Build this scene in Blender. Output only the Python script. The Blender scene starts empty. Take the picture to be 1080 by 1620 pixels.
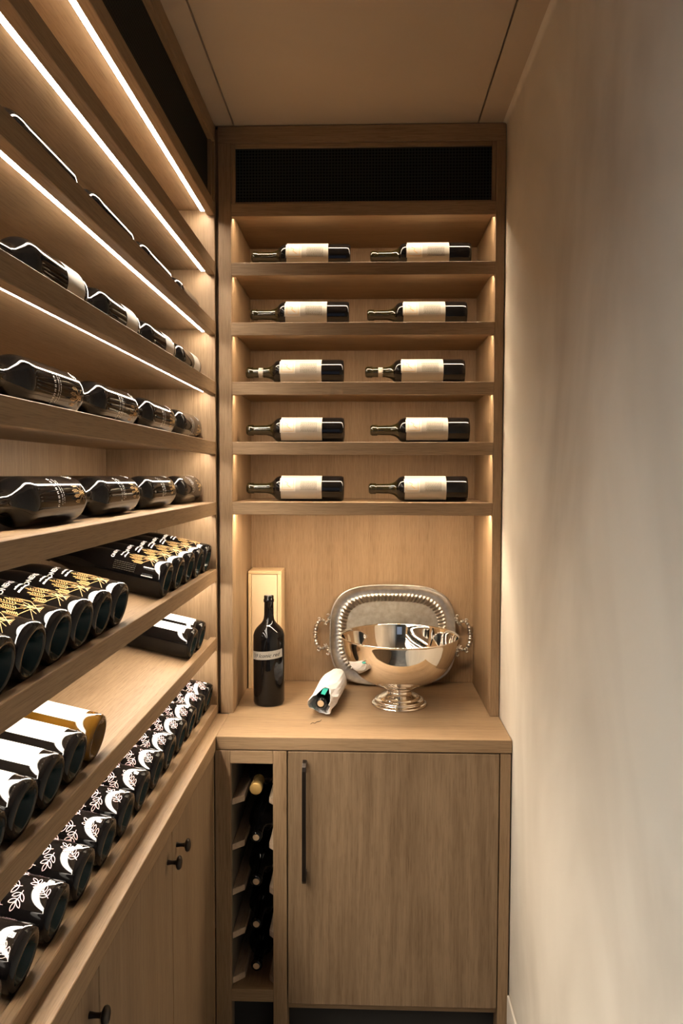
import bpy, bmesh, math, random
from mathutils import Vector, Matrix
random.seed(7)
C = bpy.context.scene.collection
PI = math.pi
CZ = 1.61                                     # eye height

# ------------------------------------------------------------------ camera
cam_d = bpy.data.cameras.new('camera'); cam = bpy.data.objects.new('camera', cam_d); C.objects.link(cam)
cam_d.sensor_fit = 'VERTICAL'; cam_d.sensor_height = 36.0; cam_d.sensor_width = 24.0
cam_d.lens = 1200.19 / 1620 * 36.0
cam_d.clip_start = 0.02
yaw, pit, rol = math.radians(1.8268), math.radians(2.7971), math.radians(0.1423)
fw = Vector((-math.sin(yaw) * math.cos(pit), math.cos(yaw) * math.cos(pit), -math.sin(pit)))
rt = Vector((math.cos(yaw), math.sin(yaw), 0)); up = rt.cross(fw)
r2 = math.cos(rol) * rt + math.sin(rol) * up; u2 = -math.sin(rol) * rt + math.cos(rol) * up
m = Matrix((r2, u2, -fw)).transposed().to_4x4(); m.translation = (0, -2.2278, CZ)
cam.matrix_world = m
bpy.context.scene.camera = cam

# ------------------------------------------------------------------ world, lights, exposure
sc = bpy.context.scene
w = bpy.data.worlds.new('world'); sc.world = w; w.use_nodes = True
bg = w.node_tree.nodes['Background']
bg.inputs[0].default_value = (0.62, 0.74, 1.0, 1); bg.inputs[1].default_value = 0.35
sc.view_settings.view_transform = 'Standard'; sc.view_settings.look = 'None'
sc.view_settings.gamma = 1.0; sc.view_settings.use_curve_mapping = False
sc.view_settings.exposure = 0.0
LED_LEFT = 80.0        # radiance of the neutral strips in the left unit
LED_BACK = 82.0        # radiance of the warm strips in the back unit
# added daylight lamp at an assumed, unseen window of the adjoining room, behind and to the left of the photographer
ld = bpy.data.lights.new('assumed_window_daylight', 'AREA'); ld.shape = 'RECTANGLE'; ld.size = 1.5; ld.size_y = 1.6
ld.energy = 6.5; ld.spread = math.radians(62); ld.color = (0.72, 0.90, 1.0)
lo = bpy.data.objects.new('assumed_window_daylight', ld); C.objects.link(lo)
lo.location = (-2.32, -4.0, 1.25); lo.rotation_euler = Vector((-2.72, -2.8, .50)).to_track_quat('Z', 'Y').to_euler()

# ------------------------------------------------------------------ materials
def newmat(name):
    mt = bpy.data.materials.new(name); mt.use_nodes = True
    nt = mt.node_tree; return mt, nt, nt.nodes['Principled BSDF']
def N(nt, t, **kw):
    n = nt.nodes.new(t)
    for k, v in kw.items():
        if hasattr(n, k): setattr(n, k, v)
        else: n.inputs[k].default_value = v
    return n
def simple(name, col, rough=.5, metal=0, **kw):
    mt, nt, b = newmat(name)
    b.inputs['Base Color'].default_value = (*col, 1); b.inputs['Roughness'].default_value = rough
    b.inputs['Metallic'].default_value = metal
    for k, v in kw.items(): b.inputs[k].default_value = v
    return mt
def ramp(nt, stops):
    r = nt.nodes.new('ShaderNodeValToRGB'); e = r.color_ramp.elements
    while len(e) < len(stops): e.new(.5)
    for i, (p, c) in enumerate(stops): e[i].position = p; e[i].color = (*c, 1)
    return r
def wood(name, axis, light=(.315, .208, .117), dark=(.215, .134, .070), rough=.55, cathedral=False, k=1.0):
    mt, nt, b = newmat(name); L = nt.links.new
    tc = N(nt, 'ShaderNodeTexCoord'); oi = N(nt, 'ShaderNodeObjectInfo')
    off = N(nt, 'ShaderNodeVectorMath', operation='SCALE'); off.inputs[0].default_value = (7.1, 3.7, 5.3); L(oi.outputs['Random'], off.inputs['Scale'])
    add = N(nt, 'ShaderNodeVectorMath', operation='ADD'); L(tc.outputs['Object'], add.inputs[0]); L(off.outputs[0], add.inputs[1])
    def mapped(al, ac):
        mp = N(nt, 'ShaderNodeMapping'); s = [ac, ac, ac]; s[axis] = al
        mp.inputs['Scale'].default_value = s; L(add.outputs[0], mp.inputs[0]); return mp
    fine = N(nt, 'ShaderNodeTexNoise'); fine.inputs['Scale'].default_value = 1; fine.inputs['Detail'].default_value = 5; fine.inputs['Roughness'].default_value = .65
    L(mapped(5.0 * k, 190 * k).outputs[0], fine.inputs['Vector'])
    broad = N(nt, 'ShaderNodeTexNoise'); broad.inputs['Scale'].default_value = 1; broad.inputs['Detail'].default_value = 3
    L(mapped(1.2, 16).outputs[0], broad.inputs['Vector'])
    pore = N(nt, 'ShaderNodeTexNoise'); pore.inputs['Scale'].default_value = 1; pore.inputs['Detail'].default_value = 2
    L(mapped(22, 620).outputs[0], pore.inputs['Vector'])
    mx = N(nt, 'ShaderNodeMath', operation='MULTIPLY_ADD'); L(broad.outputs['Fac'], mx.inputs[0]); mx.inputs[1].default_value = .55
    sm = N(nt, 'ShaderNodeMath', operation='MULTIPLY'); L(fine.outputs['Fac'], sm.inputs[0]); sm.inputs[1].default_value = .55
    L(sm.outputs[0], mx.inputs[2]); out = mx.outputs[0]
    if cathedral:
        wv = N(nt, 'ShaderNodeTexWave', wave_type='RINGS', rings_direction='Y')
        wv.inputs['Scale'].default_value = 1.0; wv.inputs['Distortion'].default_value = 5.0; wv.inputs['Detail'].default_value = 3
        wv.inputs['Detail Scale'].default_value = 1.6; wv.inputs['Detail Roughness'].default_value = .6
        mp = N(nt, 'ShaderNodeMapping'); mp.inputs['Scale'].default_value = (13, 13, 1.3); mp.inputs['Location'].default_value = (-1.1, 0, .9)
        L(tc.outputs['Object'], mp.inputs[0]); L(mp.outputs[0], wv.inputs['Vector'])
        a2 = N(nt, 'ShaderNodeMath', operation='MULTIPLY_ADD'); L(wv.outputs['Fac'], a2.inputs[0]); a2.inputs[1].default_value = -.075; L(out, a2.inputs[2])
        a3 = N(nt, 'ShaderNodeMath', operation='ADD'); L(a2.outputs[0], a3.inputs[0]); a3.inputs[1].default_value = .035; out = a3.outputs[0]
    rp = ramp(nt, [(.36, dark), (.66, light)]); L(out, rp.inputs[0])
    pr = ramp(nt, [(.36, (.80, .78, .74)), (.50, (1, 1, 1))]); L(pore.outputs['Fac'], pr.inputs[0])
    mu = N(nt, 'ShaderNodeMix', data_type='RGBA', blend_type='MULTIPLY'); mu.inputs[0].default_value = 1
    L(rp.outputs[0], mu.inputs[6]); L(pr.outputs[0], mu.inputs[7])
    L(mu.outputs[2], b.inputs['Base Color']); b.inputs['Roughness'].default_value = rough
    b.inputs['Specular IOR Level'].default_value = .35
    bp = N(nt, 'ShaderNodeBump'); bp.inputs['Strength'].default_value = .12; bp.inputs['Distance'].default_value = .001
    L(fine.outputs['Fac'], bp.inputs['Height']); L(bp.outputs[0], b.inputs['Normal'])
    return mt
WX, WY, WZ = wood('oak_grain_x', 0), wood('oak_grain_y', 1), wood('oak_grain_z', 2)
WDP = wood('oak_door_plain_veneer', 2, light=(.25, .168, .098), dark=(.165, .105, .057))
WDOOR = wood('oak_door_veneer', 2, cathedral=True, light=(.25, .168, .098), dark=(.160, .102, .055))
PINE = wood('pine_box', 2, light=(.80, .60, .36), dark=(.66, .46, .25), rough=.5)
PINEX = wood('pine_box_x', 0, light=(.78, .56, .32), dark=(.62, .42, .22), rough=.5)
WIN = wood('rack_shaded_interior', 2, light=(.17, .14, .105), dark=(.12, .10, .075))  # shade inside the rack put into a darker wood colour
RACKW = wood('rack_pale_wood', 1, light=(.50, .38, .27), dark=(.40, .29, .20))

def plaster(name, a, bcol, rough=.7, sc1=1.3, bump=.15):
    mt, nt, b = newmat(name); L = nt.links.new
    tc = N(nt, 'ShaderNodeTexCoord'); n1 = N(nt, 'ShaderNodeTexNoise'); n1.inputs['Scale'].default_value = sc1
    n1.inputs['Detail'].default_value = 4; n1.inputs['Roughness'].default_value = .55; n1.inputs['Distortion'].default_value = .6
    mp = N(nt, 'ShaderNodeMapping'); mp.inputs['Scale'].default_value = (1, 1.3, .8); L(tc.outputs['Object'], mp.inputs[0]); L(mp.outputs[0], n1.inputs['Vector'])
    rp = ramp(nt, [(.35, bcol), (.65, a)]); L(n1.outputs['Fac'], rp.inputs[0]); L(rp.outputs[0], b.inputs['Base Color'])
    n2 = N(nt, 'ShaderNodeTexNoise'); n2.inputs['Scale'].default_value = 7; n2.inputs['Detail'].default_value = 6
    L(mp.outputs[0], n2.inputs['Vector'])
    bp = N(nt, 'ShaderNodeBump'); bp.inputs['Strength'].default_value = bump; bp.inputs['Distance'].default_value = .006
    L(n2.outputs['Fac'], bp.inputs['Height']); L(bp.outputs[0], b.inputs['Normal']); b.inputs['Roughness'].default_value = rough
    return mt
PLASTER = plaster('wall_plaster', (.72, .665, .575), (.50, .445, .37))
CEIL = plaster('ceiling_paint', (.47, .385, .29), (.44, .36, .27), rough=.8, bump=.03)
CEILD = simple('ceiling_shadow_gap_board', (.35, .30, .25), .8)
FLOORM = plaster('floor_stone', (.16, .16, .16), (.11, .11, .11), rough=.45, sc1=4)

def grille_mat():
    mt, nt, b = newmat('black_perforated_metal'); L = nt.links.new
    tc = N(nt, 'ShaderNodeTexCoord'); vo = N(nt, 'ShaderNodeTexVoronoi'); vo.inputs['Scale'].default_value = 112; vo.inputs['Randomness'].default_value = .0
    L(tc.outputs['Object'], vo.inputs['Vector'])
    rp = ramp(nt, [(.28, (.0004, .0004, .0004)), (.44, (.022, .025, .022))]); L(vo.outputs['Distance'], rp.inputs[0])
    L(rp.outputs[0], b.inputs['Base Color']); b.inputs['Roughness'].default_value = .7; b.inputs['Specular IOR Level'].default_value = .1; return mt
GRILLE = grille_mat()
def emit(name, col, s):
    mt, nt, b = newmat(name); b.inputs['Base Color'].default_value = (.8, .8, .8, 1)
    b.inputs['Emission Color'].default_value = (*col, 1); b.inputs['Emission Strength'].default_value = s; return mt
LEDL = emit('led_neutral', (1.0, .88, .73), LED_LEFT)
LEDB = emit('led_warm', (1.0, .80, .57), LED_BACK)
LEDC = emit('led_warm_counter', (1.0, .80, .57), LED_BACK * 2.3)   # the brighter strip over the worktop
ALU = simple('aluminium', (.55, .5, .42), .4, .8)
GLASSK = simple('dark_wine_glass', (.004, .0035, .0035), .04, 0, **{'Specular IOR Level': .32})
NECKG = simple('olive_neck_glass', (.014, .011, .003), .08, 0, **{'Specular IOR Level': .6})
PUNTG = simple('green_black_punt_glass', (.002, .012, .014), .16, 0, **{'Specular IOR Level': .18})
AMBER = simple('amber_glass', (.11, .050, .006), .05, 0, **{'Specular IOR Level': .6, 'Transmission Weight': .2, 'IOR': 1.3})
LABEL = simple('cream_label_paper', (.32, .295, .255), .6)
LABELW = simple('white_label_paper', (.88, .86, .80), .5)
LABEL2 = simple('pale_label_square', (.47, .44, .385), .55)
INKG = simple('grey_label_ink', (.08, .065, .045), .6)
INKK = simple('black_ink', (.01, .01, .012), .6)
GOLD = simple('gold_print', (.52, .32, .12), .5, .1)
WHITEP = simple('white_print', (.80, .78, .74), .5)
PINKP = simple('pale_pink_print', (.72, .50, .48), .5)
CORK = simple('cork', (.50, .36, .22), .8)
CAPG = simple('gold_foil_capsule', (.72, .47, .16), .38, .55)
SILVER = simple('polished_silver', (.88, .84, .77), .045, 1)
def tarnish(name, flat=False):
    mt, nt, b = newmat(name); L = nt.links.new
    tc = N(nt, 'ShaderNodeTexCoord'); n1 = N(nt, 'ShaderNodeTexNoise'); n1.inputs['Scale'].default_value = 60; n1.inputs['Detail'].default_value = 6
    L(tc.outputs['Object'], n1.inputs['Vector'])
    rp = ramp(nt, [(.3, (.26, .23, .19)), (.7, (.38, .345, .29))] if flat else [(.3, (.42, .385, .33)), (.7, (.56, .52, .46))]); L(n1.outputs['Fac'], rp.inputs[0])
    L(rp.outputs[0], b.inputs['Base Color']); b.inputs['Metallic'].default_value = .85 if flat else 1; b.inputs['Roughness'].default_value = 0.45 if flat else .28
    return mt
TRAYM, TRAYF = tarnish('tray_silver'), tarnish('tray_engraved_centre', True)
PAPER = simple('white_wrapping_paper', (.82, .80, .80), .75)
TEAL = simple('teal_tissue', (.02, .36, .30), .5)
BRONZE = simple('dark_bronze', (.030, .022, .017), .32, .7)
DARK = simple('dark_recess', (.02, .018, .016), .8)
WIRE = simple('dark_wire', (.05, .03, .02), .5, .5)

# ------------------------------------------------------------------ helpers
def tag(o, label=None, cat=None, group=None, kind=None):
    if label: o['label'] = label
    if cat: o['category'] = cat
    if group: o['group'] = group
    if kind: o['kind'] = kind
    return o
def empty(name, loc, label, cat, group=None):
    o = bpy.data.objects.new(name, None); C.objects.link(o); o.location = loc; o.empty_display_size = .05
    return tag(o, label, cat, group)
def wpos(o):
    v = Vector((0, 0, 0))
    while o: v += o.location; o = o.parent
    return v
def mesh(name, V, F, mat, parent=None, smooth=False, mats=None, fm=None, shift=True):
    if parent and shift: p = wpos(parent); V = [(x - p.x, y - p.y, z - p.z) for x, y, z in V]
    me = bpy.data.meshes.new(name); me.from_pydata([tuple(v) for v in V], [], F)
    for q in (mats or [mat]): me.materials.append(q)
    if smooth: me.polygons.foreach_set('use_smooth', [True] * len(me.polygons))
    if fm: me.polygons.foreach_set('material_index', fm)
    me.validate(); me.update()
    o = bpy.data.objects.new(name, me); C.objects.link(o)
    if parent: o.parent = parent
    return o
def boxvf(x0, x1, y0, y1, z0, z1, V, F):
    b = len(V)
    V += [(x0, y0, z0), (x1, y0, z0), (x1, y1, z0), (x0, y1, z0), (x0, y0, z1), (x1, y0, z1), (x1, y1, z1), (x0, y1, z1)]
    F += [tuple(b + i for i in f) for f in ((0, 3, 2, 1), (4, 5, 6, 7), (0, 1, 5, 4), (1, 2, 6, 5), (2, 3, 7, 6), (3, 0, 4, 7))]
def box(name, x0, x1, y0, y1, z0, z1, mat, parent=None, bev=.0012, **kw):
    V, F = [], []; boxvf(x0, x1, y0, y1, z0, z1, V, F)
    o = mesh(name, V, F, mat, parent, **kw)
    if bev:
        md = o.modifiers.new('bevel', 'BEVEL'); md.width = bev; md.segments = 1; md.limit_method = 'ANGLE'
    return o
def prism(name, prof, axis, a0, a1, mat, parent=None, bev=.001):
    """closed 2-D profile swept along an axis (1 = Y with profile in X,Z)"""
    n = len(prof); V = []
    for a in (a0, a1):
        for p, q in prof: V.append((p, a, q) if axis == 1 else ((a, p, q) if axis == 0 else (p, q, a)))
    F = [tuple(range(n)), tuple(range(2 * n - 1, n - 1, -1))] + [(i, i + n, (i + 1) % n + n, (i + 1) % n) for i in range(n)]
    o = mesh(name, V, F, mat, parent)
    bm = bmesh.new(); bm.from_mesh(o.data); bmesh.ops.recalc_face_normals(bm, faces=bm.faces); bm.to_mesh(o.data); bm.free()
    if bev:
        md = o.modifiers.new('bevel', 'BEVEL'); md.width = bev; md.segments = 1; md.limit_method = 'ANGLE'
    return o
def lathe(prof, seg=40, close=True):
    V, F = [], []
    for r, z in prof:
        for i in range(seg):
            a = 2 * PI * i / seg; V.append((max(r, 1e-5) * math.cos(a), max(r, 1e-5) * math.sin(a), z))
    for k in range(len(prof) - 1):
        for i in range(seg):
            j = (i + 1) % seg; F.append((k * seg + i, k * seg + j, (k + 1) * seg + j, (k + 1) * seg + i))
    return V, F
def smoothprof(pts, n=3):
    """Chaikin rounding of a profile"""
    for _ in range(n):
        q = [pts[0]]
        for a, b in zip(pts, pts[1:]):
            q += [(a[0] * .75 + b[0] * .25, a[1] * .75 + b[1] * .25), (a[0] * .25 + b[0] * .75, a[1] * .25 + b[1] * .75)]
        pts = q + [pts[-1]]
    return pts
def ribbon(pts, wd, V, F, closed=False):
    q = []
    for i in range(len(pts) if closed else len(pts) - 1):
        a, b = pts[i], pts[(i + 1) % len(pts)]; k = max(1, int(math.hypot(b[0] - a[0], b[1] - a[1]) / .004))
        q += [(a[0] + (b[0] - a[0]) * j / k, a[1] + (b[1] - a[1]) * j / k) for j in range(k)]
    pts = q if closed else q + [pts[-1]]
    """flat 2-D stroke (list of x,y) as quads in V (x,y), F"""
    n = len(pts)
    base = len(V)
    for i in range(n):
        a = pts[i - 1] if (i > 0 or closed) else pts[i]; b = pts[(i + 1) % n] if (i < n - 1 or closed) else pts[i]
        dx, dy = b[0] - a[0], b[1] - a[1]; l = math.hypot(dx, dy) or 1
        nx, ny = -dy / l * wd / 2, dx / l * wd / 2
        V += [(pts[i][0] + nx, pts[i][1] + ny), (pts[i][0] - nx, pts[i][1] - ny)]
    for i in range(n if closed else n - 1):
        j = (i + 1) % n; F.append((base + 2 * i, base + 2 * i + 1, base + 2 * j + 1, base + 2 * j))
def leaf2(cx, cy, ang, ln, wd, V, F, stroke=.0009, fill=False):
    P = []
    for i in range(12):
        t = 2 * PI * i / 12; u = (1 - math.cos(t)) / 2; v = math.sin(t) * wd / 2 * (math.sin(PI * u) ** .3 if 0 < u < 1 else 0)
        x, y = u * ln, v; P.append((cx + x * math.cos(ang) - y * math.sin(ang), cy + x * math.sin(ang) + y * math.cos(ang)))
    if fill:
        b = len(V); V += P; F.append(tuple(range(b, b + 12)))
    else: ribbon(P, stroke, V, F, True)
def text2(body, size, shear=0.0, extra=0.0):
    cu = bpy.data.curves.new('lettering', 'FONT'); cu.body = body; cu.size = size; cu.shear = shear; cu.resolution_u = 2
    cu.align_x = 'CENTER'; cu.align_y = 'CENTER'; cu.offset = extra
    o = bpy.data.objects.new('lettering', cu); C.objects.link(o)
    dg = bpy.context.evaluated_depsgraph_get(); me = o.evaluated_get(dg).to_mesh()
    V = [(v.co.x, v.co.y) for v in me.vertices]; F = [tuple(p.vertices) for p in me.polygons]
    bpy.data.objects.remove(o); bpy.data.curves.remove(cu); return V, F
def merge(dst, src, dx=0, dy=0):
    b = len(dst[0]); dst[0].extend([(x + dx, y + dy) for x, y in src[0]]); dst[1].extend([tuple(i + b for i in f) for f in src[1]])
def wrapped(V2, F2, r, off, a0=0.0, z0=0.0):
    """plane (x along the arc, y along the bottle) onto a cylinder; long faces are fine because strokes are short"""
    return [((r + off) * math.cos(a0 + x / r), (r + off) * math.sin(a0 + x / r), z0 + y) for x, y in V2], F2
def patch(r, z0, z1, a0, a1, off=.0004, n=20, jag=0):
    V, F = [], []
    for i in range(n + 1):
        a = a0 + (a1 - a0) * i / n; z = (z0, z1)
        for q in z: V.append(((r + off) * math.cos(a), (r + off) * math.sin(a), q))
    for i in range(n): F.append((2 * i, 2 * i + 2, 2 * i + 3, 2 * i + 1))
    return V, F

# ------------------------------------------------------------------ levels measured from the photograph (heights in metres)
ZT = 2.615; ZVB = 2.395; ZRB = 2.3575
SH = [2.2258, 2.0535, 1.8814, 1.7064, 1.5295]          # tops of the level shelves, both units
TH = .0373
S6, S7, S8 = 1.332, 1.1285, .9252
ZC, ZCB = .8962, .8606
XLO, XLI, XRI, XRO = -.4312, -.3934, .3696, .3975
YB, YC = .3656, -.2016
XU, XUB = -.4394, -.7644
YN = -1.80                                              # near end of the left unit, behind the camera

# ------------------------------------------------------------------ room
def struct(o): return tag(o, kind='structure')
struct(box('floor', -2.6, .6, -5.2, .6, -.05, 0, FLOORM, bev=0))
struct(box('wall_back', -.9, .45, YB + .014, YB + .08, 0, 2.75, PLASTER, bev=0))
struct(box('wall_left', -.86, -.785, YN - .02, YB + .014, 0, 2.75, PLASTER, bev=0))
# right wall with its softly rounded meeting with the ceiling
prof = [(XRO + .001, 0), (XRO + .001, ZT - .012)]
for i in range(1, 7):
    a = i / 6 * PI / 2; prof.append((XRO + .001 - .012 + .012 * math.cos(a), ZT - .012 + .012 * math.sin(a)))
prof += [(.55, ZT), (.55, 0)]
wr = prism('wall_right', prof, 1, -5.2, -.001, PLASTER, bev=0)
box('wall_section', XRO + .001, .55, -.001, YB + .014, 0, ZT, PLASTER, wr, bev=0)
struct(wr)
struct(box('ceiling', -2.6, .45, -5.2, YB + .08, ZT + .012, ZT + .07, CEILD, bev=0))
struct(box('ceiling_panel', -.3815, .3140, -3.3, -.0005, ZT, ZT + .012, CEIL, bev=0))
struct(box('trim_1', -.86, -.3865, -3.3, -.0005, ZT, ZT + .012, CEIL, bev=0))
struct(box('trim_2', .3190, XRO - .011, -3.3, -.0005, ZT, ZT + .012, CEIL, bev=0))
# adjoining room behind the camera: return wall beside the niche, far wall with a doorway, wall with the assumed window on the left
struct(box('wall_return', -2.6, -.786, YN - .10, YN - .021, 0, 2.62, PLASTER, bev=0))
struct(box('wall_front', -2.6, -.55, -5.2, -5.1, 0, 2.62, PLASTER, bev=0))
struct(box('trim_3', -.55, .39, -5.2, -5.1, 2.15, 2.62, PLASTER, bev=0))
struct(box('wall_window_left', -2.6, -2.5, -5.1, -4.85, 0, 2.62, PLASTER, bev=0))
struct(box('wall_window_right', -2.6, -2.5, -3.15, -1.9, 0, 2.62, PLASTER, bev=0))
struct(box('trim_4', -2.6, -2.5, -4.85, -3.15, 0, .45, PLASTER, bev=0))
struct(box('trim_5', -2.6, -2.5, -4.85, -3.15, 2.25, 2.62, PLASTER, bev=0))
struct(box('baseboard_right', XRO - .006, XRO, -5.1, YC - .004, 0, .19, PLASTER, bev=.001))

# ------------------------------------------------------------------ back shelving unit
U = empty('shelving_unit', (0, YB, ZC), 'oak shelving unit on the back wall with five shelves above an open bay', 'shelving unit')
Y0 = 0.0
box('back_panel', XLI - .02, XRI + .018, YB, YB + .012, ZC, ZT, WZ, U)
box('side_panel', XLO + .012, XLI, .022, YB, ZC, ZT, WZ, U)
box('side_panel', XRI, XRO - .003, .022, YB, ZC, ZT, WZ, U)
box('stile', XLO, XLI, Y0, .022, ZC, ZT - .049, WZ, U)
box('stile', XRI, XRO - .001, Y0, .022, ZC, ZT - .049, WZ, U)
box('top_rail', XLO, XRO - .001, Y0, .022, ZT - .049, ZT - .001, WX, U)
# vent frame and grille
box('vent_grille', XLI + .011, XRI - .011, .016, .019, ZVB + .006, ZT - .060, GRILLE, U, bev=0)
for a in ((XLI, XLI + .011, ZVB, ZT - .049), (XRI - .011, XRI, ZVB, ZT - .049)):
    box('grille_frame', a[0], a[1], .006, .024, a[2], a[3], WZ, U)
box('grille_frame', XLI + .011, XRI - .011, .006, .024, ZT - .060, ZT - .049, WX, U)
box('grille_frame', XLI + .011, XRI - .011, .006, .024, ZVB, ZVB + .006, WX, U)
def shelf_x(ztop, zbot, name, top=False):
    b = box(name, XLI, XRI, .022, YB, zbot + .0145, ztop, WX, U)
    box('front_rail', XLI, XRI, Y0, .022, zbot, ztop, WX, b)
    box('led_housing', XLI + .004, XRI - .004, .0225, .0365, zbot + .011, zbot + .0145, ALU, b, bev=0)
    box('led_strip', XLI + .006, XRI - .006, .0235, .0355, zbot + .0092, zbot + .011, LEDC if ztop == SH[4] else LEDB, b, bev=0)
shelf_x(ZVB, ZRB, 'bay_top')
for z in SH: shelf_x(z, z - TH, 'shelf')

# ------------------------------------------------------------------ back counter and base cabinets
XCL, XCR = -.4058, .3970
o = box('worktop', XCL, XCR, YC, YB, ZCB, ZC, WX); tag(o, 'oak worktop in the back bay carrying the bowl and tray', 'worktop')
B = empty('base_cabinet', (.08, 0, 0), 'oak base cabinet with one wide door and a long dark pull under the back counter', 'cabinet')
DL, DR, DT, DB = -.2089, .3635, .8569, .147
box('side_panel', DL - .003 - .018, DL - .003, YC + .022, .34, .0, ZCB - .002, WZ, B)
box('stile', DR + .003, XRO - .003, YC, YC + .03, 0, ZCB - .003, WZ, B)
box('side_panel', DR + .003, XRO - .003, YC + .03, .34, 0, ZCB - .003, WZ, B)
box('bottom_panel', DL - .003, DR + .003, YC + .024, .34, .118, .136, WX, B)
box('toe_kick', DL - .003, DR + .003, YC + .06, YC + .075, 0, .118, DARK, B)
d = box('door', DL, DR, YC, YC + .020, DB, DT, WDOOR, B)
# bar pull: tapered flat bar bent back to the door at both ends
hx, hy = -.1627, YC
V, F = [], []
path = [(hy - .001, -.778), (hy - .018, -.781), (hy - .027, -.787), (hy - .029, -.796), (hy - .029, -1.097), (hy - .024, -1.106), (hy - .001, -1.080)]
for i, (py, pz) in enumerate(path):
    q = path[min(i + 1, len(path) - 1)]; p = path[max(i - 1, 0)]
    dy, dz = q[0] - p[0], q[1] - p[1]; l = math.hypot(dy, dz); ny, nz = dz / l * .004, -dy / l * .004
    for sx, sg in ((-.0055, 1), (.0055, 1), (.0055, -1), (-.0055, -1)):
        V.append((hx + sx, py + sg * ny, CZ + pz + sg * nz))
for i in range(len(path) - 1):
    for j in range(4): F.append((4 * i + j, 4 * i + (j + 1) % 4, 4 * i + 4 + (j + 1) % 4, 4 * i + 4 + j))
F += [(3, 2, 1, 0), tuple(4 * (len(path) - 1) + j for j in range(4))]
h = mesh('handle', V, F, BRONZE, d); h['label'] = 'dark bronze bar pull'
md = h.modifiers.new('bevel', 'BEVEL'); md.width = .0014; md.segments = 2

R = empty('wine_rack', (-.31, 0, 0), 'narrow open oak wine rack column left of the back cabinet door', 'wine rack')
QL, QR, QT, QB = -.3668, -.2500, .822, .185
box('stile', XCL - .0035, QL, YC, YC + .02, 0, ZCB - .003, WZ, R)
box('stile', QR, DL - .0035, YC, YC + .02, 0, ZCB - .003, WZ, R)
box('top_rail', QL, QR, YC, YC + .02, QT, ZCB - .003, WX, R)
box('bottom_rail', QL, QR, YC, YC + .02, .150, QB, WX, R)
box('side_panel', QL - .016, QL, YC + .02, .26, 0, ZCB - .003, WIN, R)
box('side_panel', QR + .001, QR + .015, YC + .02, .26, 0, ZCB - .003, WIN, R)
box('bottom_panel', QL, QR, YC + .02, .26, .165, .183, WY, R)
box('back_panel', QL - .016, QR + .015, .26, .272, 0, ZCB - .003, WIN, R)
box('toe_kick', QL, QR, YC + .05, YC + .06, 0, .150, DARK, R)
CL = [.712, .583, .455, .330, .200]
for z in CL:
    for s in (0, 1):
        if s == 0: P = [(QL, YC + .026), (QL + .030, YC + .054), (QL + .030, .25), (QL, .25)]
        else: P = [(QR + .001, YC + .026), (QR + .001, .25), (QR - .016, .25), (QR - .016, YC + .044)]
        prism('cleat', P, 2, z - .018, z, RACKW, R)

# ------------------------------------------------------------------ left shelving unit
Lu = empty('shelving_unit', (-.6, -1.5, ZC), 'long oak wall unit on the left with neutral light strips and rows of wine bottles', 'shelving unit')
box('back_panel', XUB - .012, XUB, YN, .02, ZC, ZT - .001, WZ, Lu)
box('end_panel', XUB, XU, -.0114, .006, ZC, ZT - .049, WZ, Lu)
box('end_panel', XUB, XU, YN - .018, YN, ZC, ZT - .049, WZ, Lu)
box('filler_strip', XU - .010, XLO - .0004, .018, .030, ZC, ZT - .002, WZ, Lu)
box('top_rail', XU - .022, XU, YN, .006, ZT - .049, ZT - .001, WY, Lu)
box('vent_grille', XU - .019, XU - .016, YN, -.030, ZVB, ZT - .049, GRILLE, Lu, bev=0)
box('grille_frame', XU - .024, XU - .006, -.030, -.0115, ZVB, ZT - .049, WZ, Lu)
def shelf_y(ztop, zbot, name):
    b = box(name, XUB, XU - .022, YN, -.0114, zbot + .0145, ztop, WY, Lu)
    box('front_rail', XU - .022, XU, YN, -.0114, zbot, ztop, WY, b)
    box('led_housing', XU - .0365, XU - .0225, YN + .01, -.030, zbot + .0075, zbot + .0145, ALU, b, bev=0)
    box('led_strip', XU - .0355, XU - .0235, YN + .012, -.031, zbot + .0055, zbot + .0075, LEDL, b, bev=0)
shelf_y(ZVB, ZRB, 'bay_top')
for z in SH: shelf_y(z, z - TH, 'shelf')
TILT = math.radians(12.5); TS, TC = math.sin(TILT), math.cos(TILT)
XF = XU - .020                                          # inner face of the lips
LIPH = .010
def shelf_tilt(zl, last=False):
    zf = zl - LIPH; k = TS / TC; bk = zf + (XF - XUB) * k
    b = prism('tilted_shelf', [(XF, zf), (XUB, bk), (XUB, bk - .018), (XF, zf - .018)], 1, YN, -.0114, WY, Lu)
    zb = zl - .0365 if not last else ZC
    box('front_rail', XF, XU, YN, -.0114, zb, zl, WY, b)
    if not last:
        box('led_housing', XF - .0270, XF - .0125, YN + .01, -.030, zb + .0065, zb + .0120, ALU, b, bev=0)
        box('led_strip', XF - .0260, XF - .0135, YN + .012, -.031, zb + .0045, zb + .0065, LEDL, b, bev=0)
shelf_tilt(S6); shelf_tilt(S7); shelf_tilt(S8, True)

o = box('worktop', XUB, XCL - .0006, YN, -.0005, ZCB - .006, ZC - .0005, WY); tag(o, 'narrow oak ledge running along the left wall below the tilted bottle shelves', 'worktop')
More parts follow.
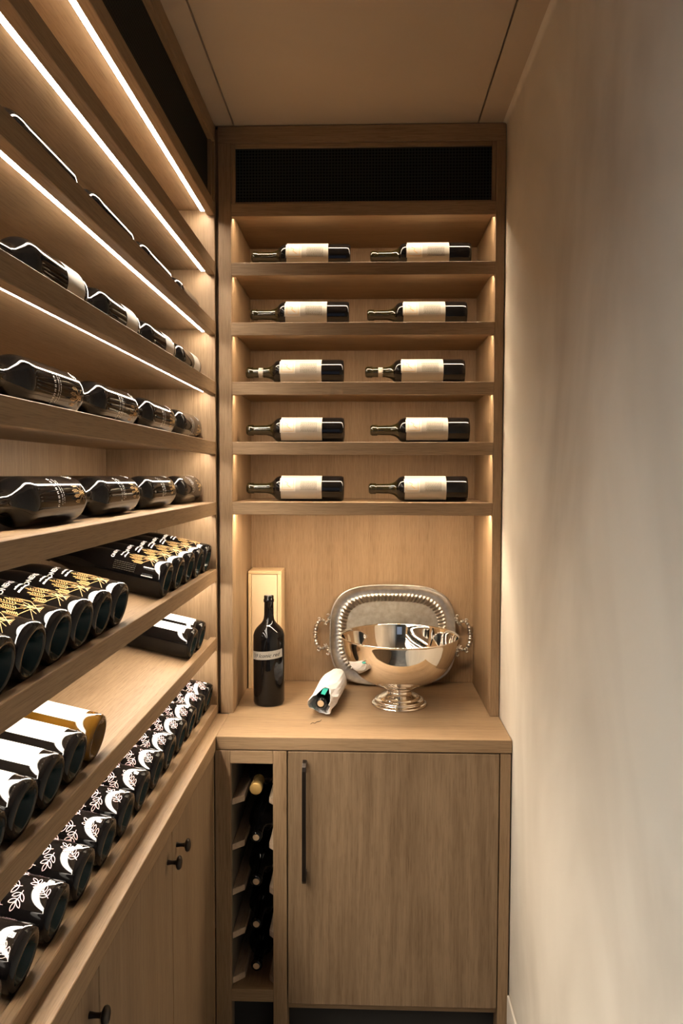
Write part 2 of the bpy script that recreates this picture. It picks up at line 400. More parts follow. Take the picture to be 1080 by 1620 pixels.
# left base cabinets, doors along Y
seams = [-.215]
names = ['nearest the back corner, two dark round knobs', 'second from the back corner, cut by the lower left corner', 'third from the back corner, out of frame']
def knob(parent, y, z):
    V, F = lathe(smoothprof([(.0055, 0), (.005, .004), (.0042, .008), (.0042, .016), (.006, .019), (.013, .021), (.0145, .025), (.012, .029), (.004, .031), (0, .031)], 2), 24)
    V = [(XCL - .005 + c, y + b, z + a) for a, b, c in V]
    k = mesh('knob', V, F, BRONZE, parent, smooth=True); k['label'] = 'dark bronze mushroom knob'
for ci in range(2):
    y1, ym, y0 = ((-.215, -.654, -1.098), (-1.098, -1.540, YN))[ci]
    cb = empty('base_cabinet', (-.6, ym, 0), ('two-door oak cabinet under the left ledge, nearest the back corner', 'two-door oak cabinet under the left ledge, nearest the camera')[ci], 'cabinet', None)
    box('carcass', XUB, XCL - .026, y0 + .001, y1 - .001, .10, ZCB - .0065, DARK, cb)  # dark carcass colour puts the shade into the gaps around the doors
    box('toe_kick', XUB, XCL - .07, y0 + .001, y1 - .001, 0, .10, DARK, cb)
    for (a, b, ky) in ((ym, y1, ym + .038), (y0, ym, ym - .038)):
        dd = box('door', XCL - .025, XCL - .005, a + .002, b - .002, .12, ZCB - .013, WDP, cb)
        if ci == 1 and b == y1: ky = y1 - .043
        knob(dd, ky, CZ - .810)
cb = box('filler_panel', XCL - .025, XCL - .005, seams[0] + .0005, YC - .001, 0, ZCB - .0065, WZ); tag(cb, 'slim oak corner filler between the left cabinet doors and the wine rack', 'panel')

# ------------------------------------------------------------------ bottles
def bprof(r, L, sh=.205, neck=.0145, kind='b'):
    if kind == 'b':
        base = [(0, .030), (r * .25, .028), (r * .55, .012), (r * .70, .002), (r * .80, .0), (r * .93, .001), (r * .995, .007), (r, .014)]
        sho = [(r, sh - .022), (r * .985, sh - .010), (r * .90, sh + .001), (r * .66, sh + .009), (neck + .004, sh + .017), (neck + .0005, sh + .032)]
    else:
        base = [(0, .034), (r * .25, .031), (r * .55, .014), (r * .72, .002), (r * .80, .0), (r * .93, .001), (r * .995, .007), (r, .014)]
        sho = [(r, .150), (r * .985, .165), (r * .90, .186), (r * .72, .208), (r * .52, .230), (neck + .003, .250)]
    top = [(neck, L - .024), (neck, L - .022), (neck + .002, L - .021), (neck + .002, L - .006), (neck + .0005, L - .003), (neck - .002, L), (.0095, L)]
    return base + sho + top
def glass(r, L, sh=.205, kind='b', neck=.0145, body=GLASSK, seg=36, olive=True):
    P = bprof(r, L, sh, neck, kind); base = P[:8]; rest = P[8:]
    P = base + rest
    # refine the shoulder
    i0, i1 = 8, 8 + 6; P = P[:i0] + smoothprof(P[i0:i1], 2) + P[i1:]
    V, F = lathe(P, seg); fm = []
    for k in range(len(P) - 1):
        z = (P[k][1] + P[k + 1][1]) / 2; rr = (P[k][0] + P[k + 1][0]) / 2
        mi = 2 if (k < 3) else (1 if (olive and z > L - .085) else 0)
        fm += [mi] * seg
    return V, F, fm, [body, NECKG, PUNTG if body is GLASSK else body]
MESHCACHE = {}
def bottle_proto(key, r, L, parts, **kw):
    """parts: list of (name, V, F, mat, label)"""
    V, F, fm, mats = glass(r, L, **kw)
    root = bpy.data.objects.new('wine_bottle', None); C.objects.link(root)
    g = mesh('glass', V, F, None, root, smooth=True, mats=mats, fm=fm, shift=False)
    Vc, Fc = lathe([(0, L - .0015), (.0092, L - .0015), (.0092, L - .010)], 18)
    mesh('cork', Vc, Fc, CORK, root, shift=False)
    for nm, V, F, mt, lb in parts:
        p = mesh(nm, V, F, mt, root, shift=False, smooth=(nm in ('label', 'neck_band', 'capsule')))
        if lb: p['label'] = lb
    MESHCACHE[key] = root; root['used'] = 0
    return root
def place(key, base, d, upv, label, group, name=None):
    src = MESHCACHE[key]
    if not src['used']: o = src; src['used'] = 1
    else:
        o = src.copy(); C.objects.link(o)
        for ch in [c for c in src.children]:
            c2 = ch.copy(); C.objects.link(c2); c2.parent = o
    d = Vector(d).normalized(); upv = Vector(upv); x = (upv - d * upv.dot(d)).normalized(); y = d.cross(x)
    M = Matrix((x, y, d)).transposed().to_4x4(); M.translation = Vector(base); o.matrix_world = M
    o.rotation_mode = 'XYZ'
    tag(o, label, 'bottle', group); return o

# --- prints
def textlines(w, h, n, V, F, gap=.0012, jit=.25):
    """unreadably small label copy: rows of short dashes"""
    for i in range(n):
        y = h / 2 - (i + .5) * h / n; x = -w / 2
        while x < w / 2 - .001:
            l = random.uniform(.002, .006); e = min(x + l, w / 2)
            b = len(V); V += [(x, y - gap / 2), (e, y - gap / 2), (e, y + gap / 2), (x, y + gap / 2)]; F.append((b, b + 1, b + 2, b + 3)); x = e + .0012
def rot2(VF, q):
    V, F = VF; return [(x * math.cos(q) - y * math.sin(q), x * math.sin(q) + y * math.cos(q)) for x, y in V], F

r1 = .0385
def label_parts(r, z0, z1, slim=False):
    out = []
    V, F = patch(r, z0, z1, -1.35, 1.75); out.append(('label', V, F, LABEL, None))
    V, F = patch(r, z1 - .045, z1 + .002, -.62, .50, off=.0008, n=10); out.append(('label_square', V, F, LABEL2, 'paler square panel of the label'))
    v, f = [], []
    ribbon([(-.017, -.017), (.017, -.017), (.017, .017), (-.017, .017)], .0012, v, f, True)
    ribbon([(-.010, -.008), (-.002, .003), (.004, .000), (.009, .010)], .0022, v, f)
    V, F = wrapped(v, f, r, .0011, -.06, z1 - .0225); out.append(('label_drawing', V, F, GOLD, 'gold frame and brush mark'))
    v, f = [], []; w = []
    a = ([], []); textlines(.050, .030, 9, a[0], a[1]); a = rot2(a, PI / 2); 
    V, F = wrapped(a[0], a[1], r, .0008, -.15, (z0 + z1 - .045) / 2); out.append(('label_text', V, F, INKG, None))
    return out
def place_pieces(L): return L
bottle_proto('lab', r1, .298, label_parts(r1, .066, .190), sh=.205)
pts = label_parts(r1, .066, .190)
V, F = patch(.0145, .245, .259, -PI, PI, off=.0006, n=16); pts.append(('neck_band', V, F, LABEL, 'cream paper band round the neck'))
bottle_proto('labneck', r1, .298, pts, sh=.205)
bottle_proto('lableft', r1, .30, [('label', *patch(r1, .022, .095, -1.3, 1.9), LABEL, None)] , sh=.205, olive=False)

# gold wheat sprig: ears at the neck end, stems crossing towards the base
def wheat(V, F, x0, y0, h, sp, lw=.0011, n=5, dens=6):
    for k in range(n):
        tx = x0 + (k - (n - 1) / 2) * sp; hh = h * (1 - .14 * abs(k - (n - 1) / 2) + random.uniform(-.05, .05))
        bx = x0 - (k - (n - 1) / 2) * sp * .35
        ribbon([(bx, y0), ((bx + tx) / 2 + sp * .05, y0 + hh * .35), (tx, y0 + hh * .62)], lw, V, F)
        bx2 = x0 + (k - (n - 1) / 2) * sp * 1.1
        ribbon([(bx2, y0 + h * .05), (tx - (k - (n - 1) / 2) * sp * 1.4, y0 + hh * .55)], lw * .8, V, F)
        for j in range(dens):
            yy = y0 + hh * (.60 + .40 * j / dens)
            for s in (-1, 1): leaf2(tx, yy, PI / 2 - s * .75, h * .105, h * .028, V, F, fill=True)
        leaf2(tx, y0 + hh * .98, PI / 2, h * .13, h * .04, V, F, fill=True)
def wheat_parts(r, h0, hh, ztext, z2, size, word='ONEHOPE'):
    out = []
    v, f = [], []; wheat(v, f, 0, 0, hh, .0098, n=5, lw=.0010)
    V, F = wrapped(v, f, r, .0004, -.30, h0); out.append(('wheat_print', V, F, GOLD, 'gold printed wheat ears'))
    t = text2(word, size, 0, .0004); V, F = wrapped(t[0], t[1], r, .0004, -.25, ztext); out.append(('lettering', V, F, WHITEP, 'white printed capital letters'))
    v, f = [], []
    for i, (wd, yy) in enumerate(((.026, 0), (.034, -.009))):
        x = -wd / 2
        while x < wd / 2:
            l = random.uniform(.002, .0045); b = len(v); hgt = random.uniform(.0022, .0042)
            v += [(x, yy - .002), (x + l, yy - .002), (x + l + .0006, yy - .002 + hgt), (x + .0006, yy - .002 + hgt)]; f.append((b, b + 1, b + 2, b + 3)); x += l + .0004
    V, F = wrapped(v, f, r, .0004, -.25, z2); out.append(('script_lines', V, F, WHITEP, 'two lines of small white script'))
    return out
r6 = .0435
bottle_proto('wheat', r6, .298, wheat_parts(r6, .030, .062, .130, .114, .0125), kind='g', olive=False)
pp = []
v, f = [], []; textlines(.05, .022, 5, v, f, .0011); a = rot2((v, f), PI / 2)
V, F = wrapped(a[0], a[1], r6, .0004, -1.15, .095); pp.append(('back_text', V, F, INKG, 'rows of fine grey print'))
V, F = wrapped([(-.011, -.013), (.011, -.013), (.011, .013), (-.011, .013)], [(0, 1, 2, 3)], r6, .0004, -1.20, .040); pp.append(('barcode_panel', V, F, WHITEP, 'white barcode panel'))
v, f = [], []; y = -.012
while y < .012:
    hgt = random.choice((.0004, .0007, .001)); b = len(v); v += [(-.010, y), (.010, y), (.010, y + hgt), (-.010, y + hgt)]; f.append((b, b + 1, b + 2, b + 3)); y += hgt + random.choice((.0006, .001))
V, F = wrapped(v, f, r6, .0008, -1.20, .040); pp.append(('barcode_bars', V, F, INKK, 'black barcode bars'))
bottle_proto('wheatback', r6, .298, wheat_parts(r6, .030, .062, .128, .112, .0105) + pp, kind='g', olive=False)

# ring of moulded stipples round the heel of the bottles on the tilted shelves
def stipples(key, r):
    V, F = [], []
    for i in range(46):
        a = 2 * PI * i / 46; c = Vector(((r - .0002) * math.cos(a), (r - .0002) * math.sin(a), .0145)); q = .0008
        ex = Vector((math.cos(a), math.sin(a), 0)); ey = Vector((-math.sin(a), math.cos(a), 0)); b = len(V)
        V += [tuple(c + ex * q)]
        for k in range(6): V.append(tuple(c + ex * q * .55 + (ey * math.cos(k * PI / 3) + Vector((0, 0, 1)) * math.sin(k * PI / 3)) * q * .8))
        for k in range(6): V.append(tuple(c - ex * q * .6 + (ey * math.cos(k * PI / 3) + Vector((0, 0, 1)) * math.sin(k * PI / 3)) * q))
        for k in range(6):
            j = (k + 1) % 6; F += [(b, b + 1 + k, b + 1 + j), (b + 1 + k, b + 7 + k, b + 7 + j, b + 1 + j)]
    mesh('heel_stipples', V, F, GLASSK, MESHCACHE[key], smooth=True, shift=False)
stipples('wheat', r6); stipples('wheatback', r6)

# flat-shelf dark bottles with white vertical writing and gold sprig
def dark_parts(r):
    out = []
    for a0, z, wd in ((.1, .125, .05), (.1, .112, .045), (.1, .104, .04)):
        v, f = [], []; x = -wd / 2
        big = z > .12
        while x < wd / 2:
            l = .0045 if big else random.uniform(.001, .003); hh = .005 if big else .0018; b = len(v)
            ribbon([(x, -hh / 2), (x, hh / 2), (x + l * .6, hh / 2), (x + l * .6, -hh / 2)], .0009 if big else .0006, v, f, random.random() < .5); x += l * 1.5
        V, F = wrapped(v, f, r, .0004, a0, z); out.append(('white_writing', V, F, WHITEP, 'tiny white printed writing'))
    v, f = [], []; wheat(v, f, 0, 0, .044, .009, n=4, lw=.0009, dens=5)
    V, F = wrapped(v, f, r, .0004, -.05, .018); out.append(('gold_print', V, F, GOLD, 'gold printed grass sprig'))
    v, f = [], []; P = [(.008 * math.cos(t * PI / 8), .008 * math.sin(t * PI / 8)) for t in range(14)]; ribbon(P, .0012, v, f); ribbon([(x * .5, y * .5) for x, y in P], .0009, v, f)
    V, F = wrapped(v, f, r, .0004, .95, .030); out.append(('round_emblem', V, F, WHITEP, 'small white ring emblem'))
    return out
bottle_proto('darkflat', .0385, .30, dark_parts(.0385), sh=.205, olive=False)
bottle_proto('darkplain', .0385, .30, [], sh=.205, olive=False)

# leaf-sprig bottles of the lowest shelf
def sprig(V, F, x, y, ang, n, ln, st=.0010):
    ca, sa = math.cos(ang), math.sin(ang); L = n * ln * .72
    ribbon([(x, y), (x + ca * L * .5 - sa * .001, y + sa * L * .5 + ca * .001), (x + ca * L, y + sa * L)], st, V, F)
    for i in range(n):
        t = (i + .5) / n * L
        for s in (-1, 1): leaf2(x + ca * t, y + sa * t, ang + s * .85, ln, ln * .40, V, F, st)
    leaf2(x + ca * L, y + sa * L, ang, ln, ln * .42, V, F, st)
r8 = .0425
def leaf_parts():
    out = []; v, f = [], []
    sprig(v, f, -.013, .0135, .90, 4, .0115, .0008); sprig(v, f, -.004, .056, 1.75, 4, .0135); sprig(v, f, -.010, .052, 2.9, 2, .0125); sprig(v, f, .020, .058, 1.2, 3, .0125); sprig(v, f, -.034, .072, 1.5, 3, .013)
    V, F = wrapped(v, f, r8, .0004, -.50, 0); out.append(('leaf_print', V, F, PINKP, 'pale pink line drawing of leafy sprigs'))
    v, f = [], []
    for i in range(5): ribbon([(-.004 + random.uniform(0, .001), -.004 + i * .002), (.004 - random.uniform(0, .002), -.004 + i * .002)], .0010, v, f)
    ribbon([(-.004, -.004), (-.004, .003)], .0009, v, f); ribbon([(.003, -.002), (.004, .004)], .0009, v, f)
    V, F = wrapped(v, f, r8, .0004, -.12, .022); out.append(('maker_mark', V, F, WHITEP, 'tiny white stamp near the base'))
    return out
bottle_proto('leaf', r8, .298, leaf_parts(), sh=.205, olive=False)

# white-labelled bottles of the middle tilted shelf
r7 = .0415
def white_parts():
    out = [('label', *patch(r7, .028, .165, -.72, 1.05), LABELW, 'plain white label')]
    V, F = wrapped([(.005 * math.cos(t * PI / 6), .005 * math.sin(t * PI / 6)) for t in range(12)], [tuple(range(12))], r7, .0008, -.35, .130)
    out.append(('label_seal', V, F, GOLD, 'small pale gold seal')); return out
bottle_proto('white', r7, .298, white_parts(), sh=.205, olive=False)
bottle_proto('whiteamber', r7, .298, white_parts(), sh=.205, olive=False, body=AMBER)

stipples('leaf', r8); stipples('white', r7)
ORD = ['first', 'second', 'third', 'fourth', 'fifth', 'sixth', 'seventh', 'eighth', 'ninth', 'tenth', 'eleventh', 'twelfth', 'thirteenth']
# back unit: two bottles per shelf, necks to the left
shn = ['top shelf', 'second shelf', 'middle shelf', 'fourth shelf', 'lowest shelf']
BX = [(-.049, .309), (-.052, .300), (-.068, .295), (-.066, .311), (-.067, .307)]
for i, (xa, xb) in enumerate(BX):
    for j, xr in enumerate((xa, xb)):
        key = 'labneck' if i == 2 else 'lab'
        yy = .092 + random.uniform(-.006, .006); a = random.uniform(-.02, .02)
        place(key, (xr, yy, SH[i] + r1 + .0006), (-1, a, 0), (0, -math.cos(.35), math.sin(.35) + random.uniform(-.1, .1)),
              f"cream labelled bottle{' with banded neck' if i == 2 else ''} lying {'left' if j == 0 else 'right'} on the back unit's {shn[i]}", 'bottles lying on the back shelves')
# left unit: level shelves, necks towards the camera
def row(si, ys, key, r, what, shelfname, x, group, up=(.80, 0, .6)):
    for k, y in enumerate(ys):
        u = Vector(up); u.rotate(Matrix.Rotation(random.uniform(-.12, .12), 3, 'Y'))
        place(key, (x, y, SH[si] + r + .0006), (random.uniform(-.008, .008), -1, 0), tuple(u),
              f"{what}, {ORD[k]} from the corner {shelfname}", group)
row(1, [-.022, -.330, -.638, -.946], 'darkplain', .0385, 'dark bottle barely showing', 'on the left shelf above the cream labels', -.520, 'bottles hidden on the upper left shelf')
row(2, [-.022, -.318, -.618, -.918], 'lableft', .0385, 'cream labelled black bottle', 'on the left wall', -.515, 'cream labelled bottles end to end on the left')
row(3, [-.022, -.325, -.635, -.945], 'darkflat', .0385, 'gold printed black bottle', 'on the left eye level shelf', -.515, 'printed bottles on the eye level left shelf', (.85, 0, -.15))
row(4, [-.022, -.325, -.632, -.938], 'darkflat', .0385, 'printed black bottle', 'on the lowest level left shelf', -.515, 'printed bottles on the lowest level left shelf', (.97, 0, .25))
for k, y in enumerate([-.50, -.80, -1.10]):
    place('darkplain', (-.635, y, SH[4] + .0391), (.02, -1, 0), (.3, 0, 1), f"{['farthest', 'middle', 'nearest'][k]} plain dark bottle of the rear row on the lowest level left shelf", 'rear row on the lowest level left shelf')
# tilted shelves: bases against the lip
DV = (-TC, 0, TS); NV = Vector((TS, 0, TC))
def tilted(zl, ys, key, r, labels, group, ra=0.0, jit=.10):
    for k, y in enumerate(ys):
        kk = key[k] if isinstance(key, list) else key
        b = Vector((XF - .0015 - 0.0, y, zl - LIPH)) + NV * (r + .0012)
        b -= Vector((-DV[0], 0, -DV[2])) * max(0, b.x - (XF - .002)) * 0  # rests on the board behind the lip
        b += Vector(DV) * (TS * r * 0 + .001)
        # keep the lower rim of the base clear of the lip face
        u = NV.copy(); q = random.uniform(-jit, jit) + ra
        u = Matrix.Rotation(q, 3, Vector(DV)) @ u
        place(kk, tuple(b), DV, tuple(u), labels[k], group)
g6 = 'gold wheat print bottles on the upper tilted shelf'
ys6 = [-.072, -.180, -.288, -.398, -.510] + [-.845, -.938, -1.031, -1.124, -1.217, -1.310]
l6 = [f"gold wheat print bottle, {ORD[k]} from the corner on the upper tilted shelf" for k in range(4)] + ['gold wheat bottle showing its barcode, on the upper tilted shelf'] + \
     [f"gold wheat print bottle, {ORD[k]} after the gap on the upper tilted shelf" for k in range(6)]
tilted(S6, ys6, ['wheat'] * 4 + ['wheatback'] + ['wheat'] * 6, r6, l6, g6)
ys7 = [-.150, -.250] + [-.972, -1.064, -1.156, -1.248, -1.340]
l7 = ['dark bottle with white label in the corner of the middle tilted shelf', 'second dark white labelled bottle from the corner of the middle tilted shelf', 'amber bottle with white label on the middle tilted shelf'] + \
     [f"white labelled dark bottle, {ORD[k]} in front of the amber one, middle tilted shelf" for k in range(4)]
tilted(S7, ys7, ['white', 'white', 'whiteamber', 'white', 'white', 'white', 'white'], r7, l7, 'white labelled bottles on the middle tilted shelf', jit=.04)
ys8 = [-.060 - .1085 * i for i in range(13)]
l8 = [f"pink leaf print bottle, {ORD[k]} from the corner on the lowest tilted shelf" for k in range(13)]
tilted(S8, ys8, 'leaf', r8, l8, 'leaf print bottles on the lowest tilted shelf', jit=.22)

# wine rack column: necks towards the room
rackx = [-.309, -.313, -.308, -.3055, -.304]; rackz = [CZ - .8724, CZ - 1.0142, CZ - 1.1378, CZ - 1.2605, CZ - 1.3818]
bottle_proto('gcap', .0375, .30, [('capsule', *lathe([(.0, .3012), (.0140, .3012), (.0172, .2995), (.0172, .278), (.0162, .276), (.0158, .235)], 24), CAPG, 'gold foil capsule')], sh=.200, olive=False)
bottle_proto('rack', .0375, .30, [], sh=.200, olive=False)
rl = ['dark bottle with gold foil capsule at the top of the narrow rack', 'dark bottle with bare cork, second from the top in the narrow rack', 'dark bottle with bare cork in the middle of the narrow rack', 'dark bottle with darker tan cork, second from the bottom in the narrow rack', 'dark bottle with bare cork at the bottom of the narrow rack']
for i in range(5):
    place('gcap' if i == 0 else 'rack', (-.3022, -.165 + .298, max(rackz[i], CL[i] + .0155)), (0, -1, 0), (0, 0, 1), rl[i], 'bottles in the narrow rack')

# ------------------------------------------------------------------ magnum with taped note
rm = .0485
P = [(0, .040), (rm * .5, .030), (rm * .72, .004), (rm * .80, 0), (rm * .94, .001), (rm, .010), (rm, .200), (rm, .214)] + [(rm * .985, .218), (rm * .90, .231), (rm * .68, .244), (.022, .254), (.0165, .264), (.0148, .278)]
Mg = empty('magnum_bottle', (-.300, .108, ZC + .0004), 'standing black magnum wine bottle with handwritten tape note beside the pine box', 'bottle')
full = P[:8] + smoothprof(P[7:], 2)[1:] + [(.0144, .318), (.0163, .319), (.0163, .327), (.0150, .328), (.0152, .337), (.0140, .339), (.0105, .339)]
V, F = lathe(full, 56)
mesh('glass', V, F, GLASSK, Mg, smooth=True, shift=False)
V, F = lathe([(0, .3395), (.0105, .3395), (.0105, .33)], 20); mesh('cork', V, F, LABEL, Mg, shift=False)
# tape strip, tilting slightly up to the right as in the photograph
def tape(r, zc, hh, a0, a1, tilt, off):
    V, F = [], []; n = 24
    for i in range(n + 1):
        a = a0 + (a1 - a0) * i / n; zz = zc + tilt * (i / n - .5); e = .003 * (i / n) if i == n else 0
        V += [((r + off) * math.cos(a), (r + off) * math.sin(a), zz - hh / 2), ((r + off) * math.cos(a - e * 8), (r + off) * math.sin(a - e * 8), zz + hh / 2)]
    for i in range(n): F.append((2 * i, 2 * i + 2, 2 * i + 3, 2 * i + 1))
    return V, F
TA0, TA1 = -PI / 2 - 1.45, -PI / 2 + 1.12
V, F = tape(rm, .160, .0255, TA0, TA1, .011, .0005); tp = mesh('tape_note', V, F, LABEL, Mg, smooth=True, shift=False); tp['label'] = 'strip of white tape'
t = text2("'19 Iconic red", .0165, .35, .0002)
tv = [(x - .006, y + x * .085) for x, y in t[0]]
V, F = wrapped(tv, t[1], rm, .0010, -PI / 2, .1595); mesh('handwriting', V, F, INKK, tp, shift=False)['label'] = 'black handwritten words'

# ------------------------------------------------------------------ pine wine box
Bx = empty('wine_box', (-.3325, .312, ZC + .0004), 'tall pale pine wine box with sliding lid standing in the left corner of the bay', 'box')
x0, x1, y0, y1, z0, z1 = -.3885, -.2775, .262, .3625, ZC + .0004, ZC + .395
box('side_board', x0, x0 + .010, y0, y1, z0, z1 - .010, PINE, Bx)
box('side_board', x1 - .014, x1, y0, y1, z0, z1 - .010, PINE, Bx)
box('top_board', x0, x1, y0, y1, z1 - .010, z1, PINEX, Bx)
box('bottom_board', x0 + .010, x1 - .014, y0, y1, z0, z0 + .008, PINEX, Bx)
box('back_board', x0 + .010, x1 - .014, y1 - .006, y1, z0 + .008, z1 - .010, PINE, Bx)
box('sliding_lid', x0 + .0112, x1 - .0152, y0 + .003, y0 + .010, z0 + .0085, z1 - .0115, simple('pale_lid_wood', (.78, .60, .38), .5), Bx, bev=.0005)

# ------------------------------------------------------------------ silver tray leaning on the back panel
Tr = empty('serving_tray', (.0925, .309, ZC), 'large tarnished silver serving tray with ornate handles leaning behind the bowl', 'tray')
A, Bh, EX = .2130, .1690, 3.3
def outl(o_, t):
    a, b = A - o_, Bh - o_; c, s = math.cos(t), math.sin(t)
    return a * math.copysign(abs(c) ** (2 / EX), c), b * math.copysign(abs(s) ** (2 / EX), s)
# even-length parametrisation
NT = 720; raw = [outl(0, 2 * PI * i / 4000) for i in range(4001)]; cum = [0]
for p, q in zip(raw, raw[1:]): cum.append(cum[-1] + math.hypot(q[0] - p[0], q[1] - p[1]))
TT = []; j = 0
for i in range(NT):
    s = cum[-1] * i / NT
    while cum[j + 1] < s: j += 1
    TT.append(2 * PI * (j + (s - cum[j]) / (cum[j + 1] - cum[j])) / 4000)
rings = [(.000, -.004, 0), (-.0015, .000, 0), (-.001, .0035, 0), (.002, .0048, 0), (.005, .0035, 0), (.007, .0015, 0), (.030, .000, 0), (.033, .001, .2), (.037, .0025, .8), (.042, .000, 1), (.048, -.005, 1), (.053, -.0095, .8), (.056, -.0115, .1)]
flat = [(.056, -.0115), (.060, -.0120), (.10, -.0120), (.14, -.0120), (.1689, -.0120)]
tl = math.radians(7.6)
def tpos(x, y, z):      # tray plane: x right, y up, z towards the viewer, leaning back
    return (x, -z * math.cos(tl) + y * math.sin(tl), z * math.sin(tl) + y * math.cos(tl))
def to_tray(x, y, z): return tpos(x, y + Bh + .004, z)
V, F = [], []
for o_, z, g in rings:
    for i, t in enumerate(TT):
        ph = math.cos(2 * PI * i / 9.0); k = g * ph
        x, y = outl(o_ + .0006 * k, t); V.append(to_tray(x, y, z + .0028 * k))
for r_ in range(len(rings) - 1):
    for i in range(NT):
        j = (i + 1) % NT; F.append((r_ * NT + i, r_ * NT + j, r_ * NT + NT + j, r_ * NT + NT + i))
mesh('rim', V, F, TRAYM, Tr, smooth=True, shift=False)['label'] = 'polished border with fluted inner edge'
V, F = [], []
for o_, z in flat:
    for t in TT[::6]: x, y = outl(o_, t); V.append(to_tray(x, y, z))
n6 = NT // 6
for r_ in range(len(flat) - 1):
    for i in range(n6): j = (i + 1) % n6; F.append((r_ * n6 + i, r_ * n6 + j, r_ * n6 + n6 + j, r_ * n6 + n6 + i))
F.append(tuple(range((len(flat) - 1) * n6, len(flat) * n6)))
mesh('centre', V, F, TRAYF, Tr, shift=False)['label'] = 'dull engraved tray centre'
def tube(pts, rad, seg=10, caps=True):
    V, F = [], []; n = len(pts); P = [Vector(p) for p in pts]; up0 = Vector((0, 0, 1))
    for i in range(n):
        t = (P[min(i + 1, n - 1)] - P[max(i - 1, 0)]).normalized()
        ref = Vector((0, 0, 1)) if abs(t.z) < .95 else Vector((0, 1, 0))
        if i == 0: nx = t.cross(ref).normalized()
        else: nx = (nx - t * nx.dot(t)).normalized()
        ny = t.cross(nx); r = rad(i / (n - 1)) if callable(rad) else rad
        for k in range(seg):
            a = 2 * PI * k / seg; V.append(tuple(P[i] + nx * (r * math.cos(a)) + ny * (r * math.sin(a))))
    for i in range(n - 1):
        for k in range(seg): j = (k + 1) % seg; F.append((i * seg + k, i * seg + j, (i + 1) * seg + j, (i + 1) * seg + k))
    if caps: F += [tuple(range(seg - 1, -1, -1)), tuple(range((n - 1) * seg, n * seg))]
    return V, F
def catmull(P, n=8):
    Q = []; P = [P[0]] + P + [P[-1]]
    for i in range(1, len(P) - 2):
        for k in range(n):
            t = k / n; Q.append(tuple(.5 * (2 * b + (c - a) * t + (2 * a - 5 * b + 4 * c - d_) * t * t + (-a + 3 * b - 3 * c + d_) * t ** 3) for a, b, c, d_ in zip(P[i - 1], P[i], P[i + 1], P[i + 2])))
    return Q + [tuple(P[-2])]
for s in (-1, 1):
    path = [(-.004, .066), (.004, .060), (.003, .050), (.011, .045), (.021, .050), (.033, .052), (.045, .044), (.053, .030), (.056, .012), (.057, 0)]
    path = path + [(x, -y) for x, y in reversed(path[:-1])]
    PP = catmull([(s * (A + .002 + x * .84), y * .92, .002) for x, y in path], 10)
    pts = [to_tray(*p) for p in PP]
    V, F = tube(pts, lambda t: .0042 + .0013 * math.sin(t * 150) + .0028 * math.exp(-((t - .5) / .16) ** 2) + .0012 * math.sin(t * 83), 10)
    hd = mesh('handle', V, F, TRAYM, Tr, smooth=True, shift=False); hd['label'] = 'ornate scrolled handle'
    # little scroll curls and beads soldered along the handle
    V, F = [], []
    for (cx, cy) in ((.014, .036), (.014, -.036), (.040, .056), (.040, -.056), (.003, .070), (.003, -.070)):
        P = [to_tray(s * (A + .002 + (cx + (.0072 - .0011 * k) * math.cos(k * .7)) * .84), (cy + (.0072 - .0011 * k) * math.sin(k * .7) * (1 if cy > 0 else -1)) * .92, .002) for k in range(7)]
        v, f = tube(P, .0022, 8); b = len(V); V += v; F += [tuple(i + b for i in q) for q in f]
    mesh('scroll_ornament', V, F, TRAYM, hd, smooth=True, shift=False)

# ------------------------------------------------------------------ silver punch bowl
Bo = empty('punch_bowl', (.1072, .113, ZC + .0002), 'large polished silver footed punch bowl in front of the tray', 'bowl')
foot = [(0, 0.002), (.060, .0015), (.084, 0), (.0868, .002), (.0868, .005), (.083, .0085), (.0775, .010), (.0765, .013), (.077, .017), (.073, .0195), (.066, .021), (.064, .0235), (.061, .028), (.053, .031), (.043, .035), (.0375, .041), (.0365, .046), (.040, .0505), (.0485, .0525), (.0495, .0555), (.046, .058)]
V, F = lathe(foot[:3] + smoothprof(foot[2:], 1)[1:], 96); ft = mesh('foot', V, F, SILVER, Bo, smooth=True, shift=False); ft['label'] = 'stepped round foot'
bw = [(.030, .0585), (.077, .0675), (.105, .0800), (.126, .0945), (.143, .111), (.156, .129), (.166, .149), (.1725, .170), (.1770, .192), (.1805, .212), (.1825, .2145)]
inn = [(.1830, .2165), (.1815, .2175), (.1790, .2150), (.1750, .192), (.1705, .170), (.164, .149), (.154, .130), (.141, .113), (.124, .0965), (.103, .082), (.075, .0695), (.03, .0605), (0, .060)]
V, F = lathe(smoothprof(bw, 2) + inn[:2] + smoothprof(inn[1:], 2), 128); mesh('basin', V, F, SILVER, Bo, smooth=True, shift=False)

# ------------------------------------------------------------------ paper-wrapped bottle
Pw = empty('wrapped_bottle', (-.13, -.02, ZC + .0005), 'bottle loosely wrapped in white paper lying with its cork end towards the front', 'bottle')
ax = Vector((.135, .99, .0)).normalized()
base = Vector((-.1301, -.0293, ZC + .0420)) - Vector((0, 0, 0))
def along(V, org, d, upv):
    d = d.normalized(); x = (upv - d * upv.dot(d)).normalized(); y = d.cross(x)
    return [tuple(org + x * a + y * b + d * c) for a, b, c in V]
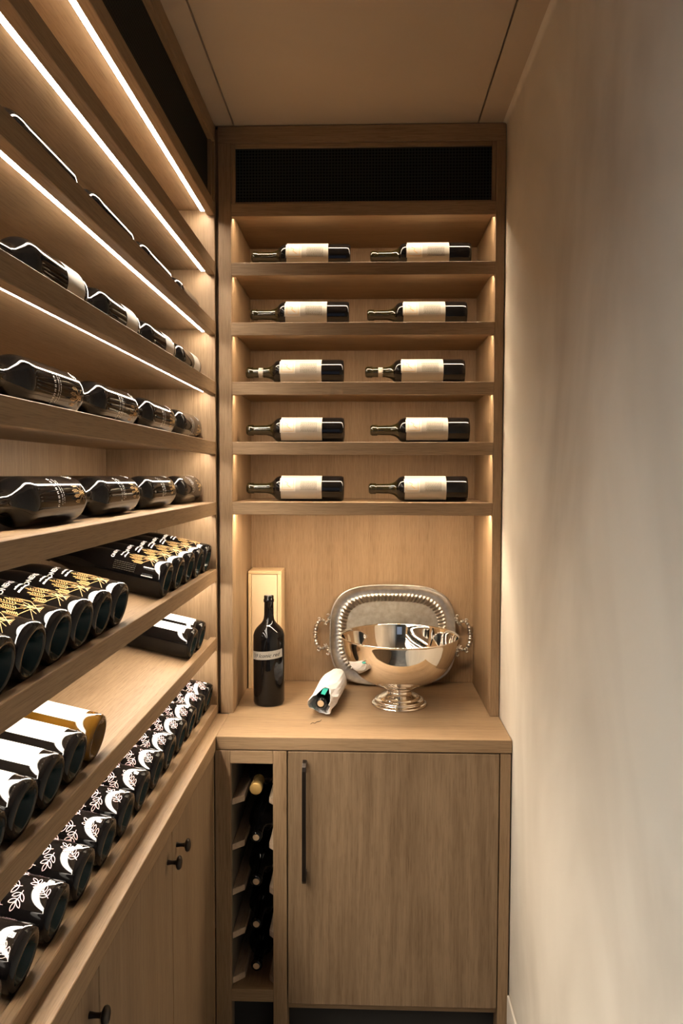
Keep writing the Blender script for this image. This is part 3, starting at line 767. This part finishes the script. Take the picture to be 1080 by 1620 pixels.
# bottle itself: neck end at c=0
gp = [(.0095, .0), (.013, 0), (.0150, .003), (.0160, .006), (.0160, .016), (.0145, .018), (.0145, .060), (.018, .078), (.030, .094), (.0345, .110), (.0345, .27), (.030, .278), (0, .278)]
V, F = lathe(gp, 32); mesh('glass', along(V, base, ax, Vector((0, 0, 1))), F, GLASSK, Pw, smooth=True)
V, F = lathe([(0, -.0005), (.0098, -.0005), (.0098, .006)], 20); mesh('cork', along(V, base, ax, Vector((0, 0, 1))), F, CORK, Pw)
rnd = random.Random(3)
seg, V, F = 26, [], []
rows = [(.002, .036), (.014, .0375), (.032, .039), (.06, .040), (.09, .0402), (.13, .0405), (.17, .0405), (.21, .0402), (.245, .0398), (.262, .0385), (.272, .034), (.283, .020), (.286, .0)]
ph = [rnd.uniform(-1, 1) for _ in range(seg)]
for ri, (c, r) in enumerate(rows):
    for i in range(seg):
        a = 2 * PI * i / seg
        k = max(0, 1 - ri / 5); amp = .0014 + .0016 * k
        rr = r - amp + 1.6 * amp * math.sin(a * 3 + ri * .7) + rnd.uniform(-amp, amp) * 1.3 if ri < 11 else r
        rr = min(rr, .0415)
        cc_ = c
        if ri == 0: cc_ += .016 * math.sin(a * 2 + 1.0) + .009 * ph[i] + (.030 if -.1 < a < .55 else 0) - .004
        if ri == 1: cc_ += .012 * max(0, math.sin(a * 2 + 1.0)) + (.022 if -.1 < a < .55 else 0)
        if ri == 2 and -.1 < a < .55: cc_ += .008
        V.append((rr * math.cos(a), rr * math.sin(a), cc_))
for k in range(len(rows) - 1):
    for i in range(seg):
        j = (i + 1) % seg; F.append((k * seg + i, k * seg + j, k * seg + seg + j, k * seg + seg + i))
pw = mesh('wrapping_paper', along(V, base, ax, Vector((0, 0, 1))), F, PAPER, Pw); pw['label'] = 'crumpled white paper with torn front edge'
md = pw.modifiers.new('thick', 'SOLIDIFY'); md.thickness = .0006; md.offset = -1
V, F = [], []
for i in range(9):
    a = .0 + i * .055
    for c, r in ((.004 + .004 * (i % 2), .0265), (.022, .031), (.050, .0355)): V.append((r * math.cos(a), r * math.sin(a), c))
for i in range(8):
    for k in range(2): F.append((3 * i + k, 3 * i + k + 1, 3 * i + 3 + k + 1, 3 * i + 3 + k))
te = mesh('tissue', along(V, base, ax, Vector((0, 0, 1))), F, TEAL, Pw); te['label'] = 'teal tissue inside the paper'
V, F = [], []
for i in range(6):
    a = -2.6 + i * .18
    for c, r in ((.000, .026), (.020, .031)): V.append((r * math.cos(a), r * math.sin(a), c))
for i in range(5): F.append((2 * i, 2 * i + 1, 2 * i + 3, 2 * i + 2))
te = mesh('tissue', along(V, base, ax, Vector((0, 0, 1))), F, TEAL, Pw)
V, F = tube(catmull([(-.126, -.058, ZC + .003), (-.131, -.068, ZC + .0016), (-.139, -.074, ZC + .0020), (-.143, -.084, ZC + .0016), (-.150, -.086, ZC + .0030), (-.155, -.092, ZC + .0016)], 6), .0008, 6)
o = mesh('wire_twist', V, F, WIRE, None); tag(o, 'thin bent dark wire on the counter in front of the wrapped bottle', 'wire')
bpy.context.view_layer.update()
